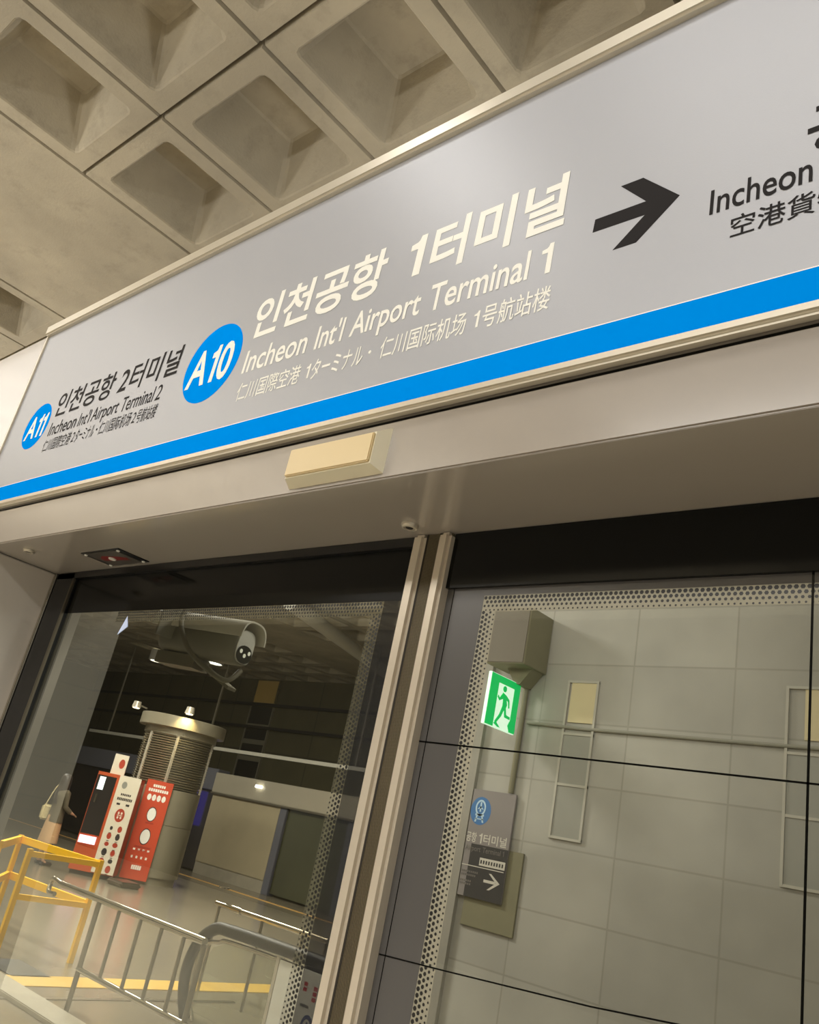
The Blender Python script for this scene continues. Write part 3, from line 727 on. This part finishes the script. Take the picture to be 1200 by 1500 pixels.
obj('cable', tube(new(), smooth_pts(cpts), .0095, 10), M['cable'], cc, 60)

# --- ceiling tube and downlights
tb = tag(obj('duct_tube', tube(new(), [(-11.9, 9.5, 3.62), (-14.05, 14.9, 3.62), (-14.7, 16.9, 3.62)], .14, 20), M['beamw'], None, 60), 'long pale round duct tube slung below the coffered ceiling', 'duct')
for k, (x, y, lab) in enumerate(((-23.0, 13.97, 'bright round downlight in the coffered ceiling, beyond the louvred column'), (-20.12, 13.98, 'bright round downlight in the coffered ceiling, straight below the security camera'))):
    t = thing('downlight', lab, 'downlight', (x, y, 3.58), 'downlights in the ceiling')
    bm = new(); lathe(bm, x, y, [(.27, 3.9), (.27, 3.6), (.23, 3.58), (.22, 3.62)], 32, cap=False); obj('rim', bm, M['white'], t, 40)
    bm = new(); lathe(bm, x, y, [(0, 3.605), (.225, 3.605), (.225, 3.62), (0, 3.62)], 32, cap=False); obj('diffuser', bm, M['lamp'], t)

# --- louvred column
cx, cy = -14.40, 9.73
co = thing('ventilation_tower', 'round metal clad ventilation column with louvre bands and a wide cap ring', 'ventilation column', (cx, cy, -H))
bm = new(); lathe(bm, cx, cy, [(.63, -H), (.63, -1.42), (.67, -1.42), (.67, -.56), (.66, -.555), (.66, -.545), (.67, -.54), (.67, .07)], 48, cap=False); obj('cladding', bm, M['clad'], co, 30)
prof = [(.63, .07)]
for k in range(22):
    z = .08+k*.0425; prof += [(.60, z), (.668, z+.008), (.675, z+.022), (.60, z+.026)]
prof.append((.63, 1.02))
bm = new(); lathe(bm, cx, cy, prof, 48, cap=False); obj('louvre_band', bm, M['clad'], co, 20)
for a in (-2.55, -1.50, -.65, .6, 2.0):
    x, y = cx+.67*math.cos(a), cy+.67*math.sin(a); obj('louvre_post', bx(x-.02, x+.02, y-.02, y+.02, .07, 1.0), M['alu'], co)
bm = new(); lathe(bm, cx, cy, [(.0, 1.0), (.69, 1.0), (.69, 1.12), (.81, 1.12), (.82, 1.13), (.82, 1.33), (.81, 1.34), (0, 1.34)], 48, cap=False); obj('cap_ring', bm, M['clad'], co, 30)
for k, (a, lab) in enumerate(((-2.45, 'small spotlight on the column cap above the vending machine'), (-.56, 'small spotlight on the column cap nearest the white rail'))):
    x, y = cx+1.02*math.cos(a), cy+1.02*math.sin(a)
    t = thing('spotlight', lab, 'spotlight', (x, y, 1.36), 'spotlights on the column cap')
    bm = new(); bar(bm, (cx+.8*math.cos(a), cy+.8*math.sin(a), 1.42), (x, y, 1.47), .05, .03); obj('arm', bm, M['dsteel'], t)
    obj('head', tube(new(), [(x, y, 1.52), (x, y, 1.40)], [.07, .09], 20), M['alu'], t, 40)
    obj('bulb', tube(new(), [(x, y, 1.405), (x, y, 1.385)], [.07, .06], 20), M['spot'], t)
    d = bpy.data.lights.new('spotlight_bulb', 'SPOT'); d.energy = 60; d.spot_size = 1.5; d.spot_blend = .6; d.color = (1, .78, .42); d.shadow_soft_size = .04
    lo_ = bpy.data.objects.new('spotlight_bulb', d); lo_.location = (x, y, 1.37+H); C.objects.link(lo_)
    lo_.rotation_euler = (Vector((cx+.8*math.cos(a), cy+.8*math.sin(a), 1.2))-Vector((x, y, 1.37))).to_track_quat('-Z', 'Y').to_euler()

# --- poster panel on the column, turned to the camera
dirc = Vector((.828, -.561, 0)); pc = Vector((cx, cy, 0))+dirc*.70
rv = Vector((.561, .828, 0))
PF = Fr((pc.x, pc.y, 0), rv)
po = thing('poster_panel', 'tall orange red poster panel with white icons fixed to the column', 'poster', (pc.x, pc.y, -1.5))
bm = new(); sheet(bm, PF, rect(-.34, .13, -1.50, .165), -.012, .012); obj('board', bm, M['orange'], po)
def PR(x0, x1, z0, z1): return rect(-.105+x0*.64, -.105+x1*.64, z0, z1)
bm = new()
for k in range(6): sheet(bm, PF, PR(-.17+k*.058, -.125+k*.058, .05, .095), .012, .014)
for k in range(9): sheet(bm, PF, PR(-.27+k*.062, -.222+k*.062, -.03, .02), .012, .014)
for k in range(5): sheet(bm, PF, PR(-.13+k*.055, -.085+k*.055, -1.34, -1.27), .012, .014)
for k in range(4): sheet(bm, PF, PR(-.22+k*.13, -.16+k*.13, -1.03, -1.0), .012, .014)
for k in range(4): sheet(bm, PF, PR(-.22+k*.13, -.17+k*.13, -1.16, -1.12), .012, .014)
obj_rows('fine_print', bm, M['cream'], po)
for k in range(4):
    bm = new(); sheet(bm, PF, disc(-.232+k*.086, -.13, .036, 20, .055), .012, .015); obj('icon', bm, M['cream'], po)
for z, rr in ((-.41, .105), (-.79, .115)):
    bm = new(); sheet(bm, PF, disc(-.105, z, rr*.80, 28, rr*1.2), .012, .014); ic = obj('icon', bm, M['ink'], po)
    bm = new(); sheet(bm, PF, disc(-.105, z, rr*.7, 28, rr*1.05), .014, .016); k2 = obj('icon_disc', bm, M['cream'], ic)
bm = new(); sheet(bm, PF, PR(-.10, .12, -.575, -.545), .012, .014); sheet(bm, PF, PR(-.20, .24, -.985, -.955), .012, .014); sheet(bm, PF, PR(-.10, .10, -1.03, -1.01), .012, .014); obj_rows('ink_print', bm, M['icon_red'], po)

# --- vending machine, turned towards the doors
vo = Vector((-14.2013, 8.848, 0))*.968
VF = Fr((vo.x, vo.y, 0), (.66, .75, 0))
def slab(a0, a1, z0, z1, d0, d1): return sheet(new(), VF, rect(a0*.968, a1*.968, z0, z1), d0, d1)
vm = thing('vending_machine', 'orange and white vending machine with a dark front standing beside the column', 'vending machine', (vo.x-.1, vo.y-.1, -H))
obj('body', slab(-.60, .175, -1.48, .115, -.45, 0), M['orangev'], vm)
obj('plinth', slab(-.57, .15, -H, -1.48, -.42, -.03), M['dark'], vm)
obj('white_panel', slab(-.205, .18, -1.46, .122, 0, .03), M['vwhite'], vm)
obj('dark_front', slab(-.59, -.255, -.905, .06, 0, .012), M['vdark'], vm)
obj('display', slab(-.545, -.44, -.18, .035, .012, .016), M['display'], vm)
obj('tray', slab(-.575, -.285, -1.055, -.935, 0, .03), M['tray'], vm)
obj('price_strip', slab(-.53, -.50, -.40, -.25, .012, .016), M['steel'], vm)
tp = obj('top_sign', slab(-.42, -.17, .115, .455, -.10, -.07), M['vwhite'], vm)
bm = new(); sheet(bm, VF, disc(-.25, .30, .05, 20, .08), -.07, -.067); obj('icon', bm, M['icon_red'], tp)
xm = -.012
bm = new()
for k in range(6): sheet(bm, VF, rect(xm-.085+k*.03, xm-.063+k*.03, -.20, -.165), .03, .032)
for k in range(9): sheet(bm, VF, rect(xm-.125+k*.029, xm-.102+k*.029, -.28, -.235), .03, .032)
for k in (-.11, .05): sheet(bm, VF, rect(xm+k, xm+k+.06, -.36, -.325), .03, .032)
obj_rows('fine_print', bm, M['ink'], vm)
bm = new(); sheet(bm, VF, disc(xm-.07, -.03, .045, 20, .06), .03, .032); obj('logo_disc', bm, M['winpane'], vm)
bm = new(); sheet(bm, VF, disc(xm, -.52, .082, 28, .11), .03, .032); ic = obj('product_icon', bm, M['icon_red'], vm)
bm = new()
sheet(bm, VF, rect(xm-.045, xm+.045, -.525, -.515), .032, .034)
for a in range(4): sheet(bm, VF, disc(xm+.036*math.cos(a*PI/2+.8), -.52+.05*math.sin(a*PI/2+.8), .015, 12, .022), .032, .034)
obj('icon_print', bm, M['vwhite'], ic)
for r in range(6):
    for c in (0, 1):
        z = -.74-r*.128; cxx = xm-.07+c*.145; rr = .038 if (r+c) % 3 else .044
        if r == 0 and c == 0: rr = .024
        bm = new(); sheet(bm, VF, disc(cxx, z, rr, 18, rr*(.9 if (r in (2, 4)) else 1.35)), .03, .032); obj('product_icon', bm, M['icon_red'] if (r*2+c) % 3 else M['ink'], vm)
        bm = new(); sheet(bm, VF, rect(cxx-.022, cxx+.022, z-.082, z-.072), .03, .032); obj('caption', bm, M['ink'], vm)

bl = tag(obj('floor_block', bx(-13.42, -12.95, 8.45, 8.85, -H, -1.46, .03, 3), M['dsteel']), 'low rounded grey block lying on the floor before the vending machine', 'floor block')

# --- person by the vending machine
def skin_mesh(verts, edges, radii, sub=2, root=0):
    me = bpy.data.meshes.new('figure_source'); me.from_pydata([Vector(v) for v in verts], edges, [])
    o = bpy.data.objects.new('figure_source', me); C.objects.link(o)
    o.modifiers.new('skin', 'SKIN'); 
    for i, v in enumerate(me.skin_vertices[0].data):
        v.radius = radii[i] if isinstance(radii[i], tuple) else (radii[i], radii[i]); v.use_root = (i == root)
    s = o.modifiers.new('sub', 'SUBSURF'); s.levels = sub; s.render_levels = sub
    bpy.context.view_layer.update()
    m2 = bpy.data.meshes.new_from_object(o.evaluated_get(bpy.context.evaluated_depsgraph_get()))
    bpy.data.objects.remove(o); bpy.data.meshes.remove(me); return m2
def person():
    px, py = -14.75, 7.95; k = 1.46/1.68
    root = thing('person', 'person with long dark hair and beige skirt standing at the vending machine', 'person', (px, py, -H))
    V = [(0, 0, .93), (0, 0, 1.12), (0, .01, 1.30), (0, .01, 1.41), (0, .0, 1.47), (0, .02, 1.56), (0, .015, 1.66)]
    Rr = [(.15, .11), (.115, .09), (.15, .095), (.08, .06), (.05, .05), (.078, .09), (.06, .075)]
    Ed = [(0, 1), (1, 2), (2, 3), (3, 4), (4, 5), (5, 6)]
    def chain(start, pts, rs):
        p = start
        for q, r in zip(pts, rs): V.append(q); Rr.append(r); Ed.append((p, len(V)-1)); p = len(V)-1
        return p
    for s in (-1, 1):
        chain(0, [(s*.095, 0, .84), (s*.10, .01, .50), (s*.10, -.005, .28), (s*.10, -.02, .08), (s*.105, .08, .03)], [.085, .055, .05, .035, .03])
        e = chain(2, [(s*.17, .01, 1.36), (s*.22, .02, 1.10), (s*.21, .20 if s > 0 else .08, .93 if s < 0 else 1.02)], [.055, .04, .03])
        h = Vector(V[e]); fwd = Vector((0, .8, -.3)) if s > 0 else Vector((0, .3, -.95)); fwd.normalize()
        pm = chain(e, [tuple(h+fwd*.05)], [(.028, .018)])
        for j in range(4):
            b = h+fwd*.085+Vector((s*(-.027+.018*j), 0, 0)); ln = (.05, .06, .056, .042)[j]
            chain(pm, [tuple(b), tuple(b+fwd*ln*.55), tuple(b+fwd*ln+Vector((0, -.008, -.012)))], [.009, .008, .007])
        th = h+fwd*.03+Vector((-s*.035, .01, 0)); chain(pm, [tuple(th), tuple(th+fwd*.035)], [.010, .008])
    me = skin_mesh(V, Ed, Rr, 2)
    for v in me.vertices: v.co *= k
    me.materials.clear(); me.materials.append(M['skin']); me.shade_smooth()
    o = bpy.data.objects.new('body', me); C.objects.link(o); o.parent = root; ORG[o.name] = ORG[root.name]
    def part(name, prof, m, sq=.75, off=(0, 0)):
        bm = new(); n = 28
        R = [[bm.verts.new((px+off[0]+r*math.cos(2*PI*j/n)*k, py+off[1]+r*sq*math.sin(2*PI*j/n)*k, z*k)) for j in range(n)] for r, z in prof]
        for a, b in zip(R, R[1:]):
            for j in range(n): bm.faces.new((a[j], a[(j+1) % n], b[(j+1) % n], b[j]))
        return obj(name, bm, m, root, 60)
    part('jacket', [(.20, .80), (.185, .93), (.165, 1.12), (.19, 1.28), (.185, 1.38), (.12, 1.43), (.07, 1.46)], M['jacket'])
    part('skirt', [(.225, .42), (.20, .70), (.175, .92), (.15, 1.0)], M['skirt'], .8)
    part('hair', [(.125, 1.14), (.13, 1.3), (.12, 1.45), (.118, 1.58), (.105, 1.68), (.06, 1.73), (.0, 1.74)], M['hair'], .95, (0, -.02))
    for s in (-1, 1):
        obj('sleeve', tube(new(), [(px+s*.16*k, py+.01*k, 1.37*k-H), (px+s*.215*k, py+.02*k, 1.12*k-H), (px+s*.212*k, py+(.16 if s > 0 else .07)*k, (1.03 if s > 0 else .97)*k-H)], [.066*k, .054*k, .046*k], 14), M['jacket'], root, 60)
        obj('shoe', bx(px+s*.10*k-.045, px+s*.10*k+.045, py-.06, py+.16, -H, -H+.06, .02, 3), M['shoe'], root, 60)
    return px, py, k
px, py, pk = person()
bgt = thing('shoulder_bag', 'cream shoulder bag carried by the long-haired person', 'bag', (px-.22, py-.05, -.85))
obj('pouch', bx(px-.30, px-.20, py-.16, py+.14, -.86, -.60, .03, 3), M['bag'], bgt, 60)
obj('strap', tube(new(), smooth_pts([Vector((px-.25, py-.12, -.62)), Vector((px-.205, py-.05, -.30)), Vector((px-.17, py+.02, -.24)), Vector((px-.21, py+.09, -.32)), Vector((px-.25, py+.10, -.62))]), .010, 8), M['bag'], bgt, 60)

# --- far row of platform screen doors
fd = thing('far_screen_doors', 'row of screen doors with beige panel along the far platform edge', 'screen doors', (-15, 13, -H))
obj('header', bx(-17.22, -9, 12.9, 13.3, .235, .68, .01), M['pheader'], fd)
obj('slate_header', bx(-24, -17.22, 12.95, 13.3, .27, .76, .01), M['bheader'], fd)
obj('header_lip', bx(-17.22, -9, 12.88, 13.0, .20, .235), M['dsteel'], fd)
obj('solid_panel', bx(-17.2, -14.72, 12.95, 13.1, -1.30, .20, .01), M['panel'], fd)
obj('kick_panel', bx(-17.2, -14.72, 12.97, 13.1, -H, -1.30), M['stone'], fd)
obj('post', bx(-14.72, -14.50, 12.94, 13.12, -H, .2, .01), M['bheader'], fd)
obj('post', bx(-12.62, -12.45, 12.94, 13.12, -H, .2, .01), M['bheader'], fd)
obj('post', bx(-18.35, -18.25, 12.94, 13.12, -H, .27, .01), M['bheader'], fd)
obj('green_glass', bx(-14.5, -12.62, 13.0, 13.03, -1.5, .2), M['greenglass'], fd)
obj('dark_glass', bx(-12.45, -9, 13.0, 13.03, -1.5, .2), M['vdark'], fd)
obj('dark_glass', bx(-18.25, -17.2, 13.04, 13.07, -1.5, .27), M['vdark'], fd)
obj('dark_glass', bx(-24, -18.35, 13.04, 13.07, -1.5, .27), M['vdark'], fd)
tag(obj('video_screen', bx(-18.04, -17.74, 12.86, 12.93, -.58, .21, .006), M['purple']), 'narrow purple lit video screen by the far screen doors', 'screen')
tag(obj('far_header_lamp', bx(-15.62, -15.42, 12.83, 12.895, .50, .56, .01), M['lamp']), 'tiny bright lamp on the grey header of the far doors', 'lamp')
rl = thing('white_rail', 'thin white rail hung level in front of the dark far wall', 'rail', (-18, 13.4, 1.2))
obj('rail_bar', bx(-24.5, -12.4, 13.35, 13.45, 1.22, 1.30), M['beamw'], rl)
for x in (-23.5, -18.6, -13.2): obj('hanger', bx(x-.02, x+.02, 13.38, 13.42, 1.3, 3.9), M['cable'], rl)
for k, z in enumerate((3.09, 2.39)):
    tag(obj('cable_tray', bx(-31.5, 5, 16.82, 16.91, z-.05, z+.03), M['dark']), ('dark cable tray along the far wall just under the amber window', 'dark cable tray along the far wall crossing the black window')[k], 'cable tray')
def far_window(label, x0, x1, z0, z1, splits, pm):
    t = thing('tall_window', label, 'window', ((x0+x1)/2, 16.95, z0)); zs = [z0]+splits+[z1]
    bm = new(); box(bm, x0-.05, x0, 16.93, 17.0, z0, z1); box(bm, x1, x1+.05, 16.93, 17.0, z0, z1)
    for z in splits: box(bm, x0, x1, 16.94, 17.0, z-.07, z+.07)
    obj('frame', bm, M['farwall'] if pm is M['warmwin'] else M['cable'], t)
    for a, b in zip(zs, zs[1:]): obj('pane', bx(x0, x1, 16.96, 16.995, a, b), pm, t)
far_window('tall black window with crossbars in the dark far wall', -21.76, -20.72, .30, 3.03, [1.45, 1.95, 2.42], M['dark'])
far_window('amber lit window high in the far wall above the black window', -21.76, -20.72, 3.16, 3.85, [], M['warmwin'])

# --- platform floor markings
def strip(name, x0, x1, y0, y1, m, label, cat):
    return tag(obj(name, bx(x0, x1, y0, y1, -H, -H+.006), m), label, cat)
strip('tactile_strip', -7.02, -6.70, 3.76, 9.5, M['tact'], 'yellow tactile floor strip running in front of the escalator', 'tactile strip')
strip('edge_line', -26, -9, 12.05, 12.16, M['edgeline'], 'thin ochre line on the floor along the far screen doors', 'floor line')
strip('floor_grating', -7.56, -6.98, 3.84, 4.18, M['dark'], 'small black grating in the floor beside the yellow barrier', 'grating')
strip('floor_groove', -6.40, -6.34, 1.6, 5.6, M['dsteel'], 'dark metal groove in the floor before the escalator', 'groove')
tag(obj('kerb_stone', bx(-11, -5.3, 3.50, 3.74, -H, -H+.035, .006), M['stone']), 'pale stone kerb on the floor under the steel railing', 'kerb')

# --- yellow barrier
yb = thing('yellow_barrier', 'yellow painted tube barrier with two rails behind the glass door', 'barrier', (-8.1, 4.4, -H))
kk = 1.62
A_ = (-5.53*kk, 2.80*kk); B_ = (-4.73*kk, 2.47*kk); Cc = (-4.66*kk, 2.87*kk); D_ = (-4.95*kk, 2.40*kk)
zt, zm = -.45*kk, -.66*kk
def sq(p, z): return (p[0], p[1], z)
for a, b, z in ((A_, Cc, zt), (A_, Cc, zm), (B_, Cc, zt), (B_, Cc, zm-.01), (A_, D_, zt), (A_, D_, zm)):
    bm = new(); bar(bm, sq(a, z), sq(b, z), .035, .065 if a is A_ else .045); obj('rail', bm, M['yellow'], yb)
for p in (A_, B_, Cc, D_):
    bm = new(); bar(bm, sq(p, -H), sq(p, zt+.04), .042, .042); obj('post', bm, M['yellow'], yb)

# --- steel railing
yr = 3.815
sr = thing('steel_railing', 'polished steel railing with upright bars in front of the escalator', 'railing', (-5.6, yr, -H))
obj('top_rail', tube(new(), [(-6.66, yr, -.815), (-4.74, yr, -.815)], .024, 14), M['steel'], sr, 60)
obj('bottom_rail', tube(new(), [(-6.06, yr, -1.28), (-4.68, yr, -1.28)], .020, 14), M['steel'], sr, 60)
obj('end_post', tube(new(), [(-6.05, yr, -H), (-6.05, yr, -.83)], .019, 12), M['dsteel'], sr, 60)
obj('end_post', tube(new(), [(-4.74, yr, -H), (-4.74, yr, -.83)], .019, 12), M['dsteel'], sr, 60)
for x in (-5.765, -5.48, -5.22, -4.96):
    obj('baluster', tube(new(), [(x, yr, -1.28), (x, yr, -.83)], .014, 10), M['dsteel'], sr, 60)
obj('hand_scroll', tube(new(), smooth_pts([Vector((-6.66, yr, -.815)), Vector((-6.78, yr, -.80)), Vector((-6.84, yr+.02, -.84)), Vector((-6.80, yr, -.90)), Vector((-6.70, yr, -.90))]), .018, 10), M['steel'], sr, 60)

# --- escalator balustrade with its handrail loop
ye = 4.72
es = thing('escalator_balustrade', 'escalator balustrade with dark rubber handrail loop and glass side', 'escalator', (-5.2, ye, -H))
loop = [Vector((-4.0, ye, -.862)), Vector((-4.75, ye, -.862)), Vector((-5.55, ye, -.875)), Vector((-5.78, ye, -.90)), Vector((-5.94, ye, -1.03)), Vector((-6.0, ye, -1.22)), Vector((-5.96, ye, -1.40)), Vector((-5.87, ye, -1.54))]
obj('handrail', tube(new(), smooth_pts(loop), .046, 14), M['rubber'], es, 60)
inner = [Vector((p.x+(.09 if p.x < -5.6 else 0), p.y, p.z-(.075 if p.z > -1.0 else 0))) for p in loop]
obj('steel_track', tube(new(), smooth_pts(inner), .017, 10), M['steel'], es, 60)
bm = new(); sheet(bm, Fr((0, ye, 0), (1, 0, 0)), [(-5.80, -H), (-5.0, -H), (-5.0, -.95), (-5.55, -.95), (-5.74, -1.02), (-5.85, -1.2)], -.005, .005); obj('glass_side', bm, glass('balustrade_glass', (.86, .88, .82), .06, .3), es)
obj('glass_frame', bx(-5.0, -4.97, ye-.02, ye+.02, -H, -.92), M['alu'], es)
obj('white_side', bx(-4.965, -4.70, ye-.02, ye+.06, -H, -.93, .004), M['white'], es)
en = thing('escalator_notice', 'white notice with red print and blue loop mark on the escalator end', 'notice', (-4.5, ye-.03, -1.5))
obj('board', bx(-4.70, -4.36, ye-.035, ye-.02, -H, -.925, .003), M['white'], en)
NF = Fr((0, ye-.035, 0), (1, 0, 0))
bm = new()
for (a, b, n) in ((-4.655, -1.02, 2), (-4.555, -1.03, 3), (-4.47, -1.03, 3)):
    for j in range(n): sheet(bm, NF, rect(a, a+.035, b-j*.033, b-j*.033+.024), 0, .002)
obj_rows('red_print', bm, M['redtext'], en)
bm = new(); sheet(bm, NF, rect(-4.655, -4.57, -1.145, -1.128), 0, .002); sheet(bm, NF, rect(-4.50, -4.45, -1.13, -1.11), 0, .002); obj('grey_print', bm, M['dgrey'], en)
bm = new(); ringstrip(bm, NF, disc(-4.555, -1.27, .062, 32, .092), disc(-4.555, -1.27, .044, 32, .066), 0, .002); sheet(bm, NF, rect(-4.562, -4.548, -1.33, -1.22), 0, .002); obj('loop_mark', bm, M['navy'], en)
obj('dark_cap', bx(-4.69, -4.36, ye-.02, ye+.06, -.925, -.86, .006), M['rubber'], es)

y2 = 5.45
sr2 = thing('second_railing', 'low steel railing with flanged post behind the escalator handrail', 'railing', (-6, y2, -H))
obj('top_rail', tube(new(), [(-6.75, y2, -.835), (-5.25, y2, -.835)], .022, 12), M['steel'], sr2, 60)
for x in (-6.70, -6.08, -5.55, -5.27):
    obj('post', tube(new(), [(x, y2, -H), (x, y2, -.84)], .015, 10), M['dsteel'], sr2, 60)
obj('joint_collar', tube(new(), [(-6.52, y2, -.835), (-6.38, y2, -.835)], .03, 12), M['steel'], sr2, 60)
obj('flange', tube(new(), [(-6.70, y2, -.70), (-6.70, y2, -.69)], .05, 14), M['steel'], sr2, 60)

# --- small white arrow sticker on the door glass
bm = new(); sheet(bm, G, [(-2.362, .405), (-2.318, .430), (-2.338, .463)], .0006, .0014)
tag(obj('triangle_sticker', bm, mat('pale_blue_sticker', rgb(205, 218, 250), .4, emit=rgb(205, 218, 250), estr=.25)), 'small pale blue triangle sticker on the sliding glass door', 'sticker')
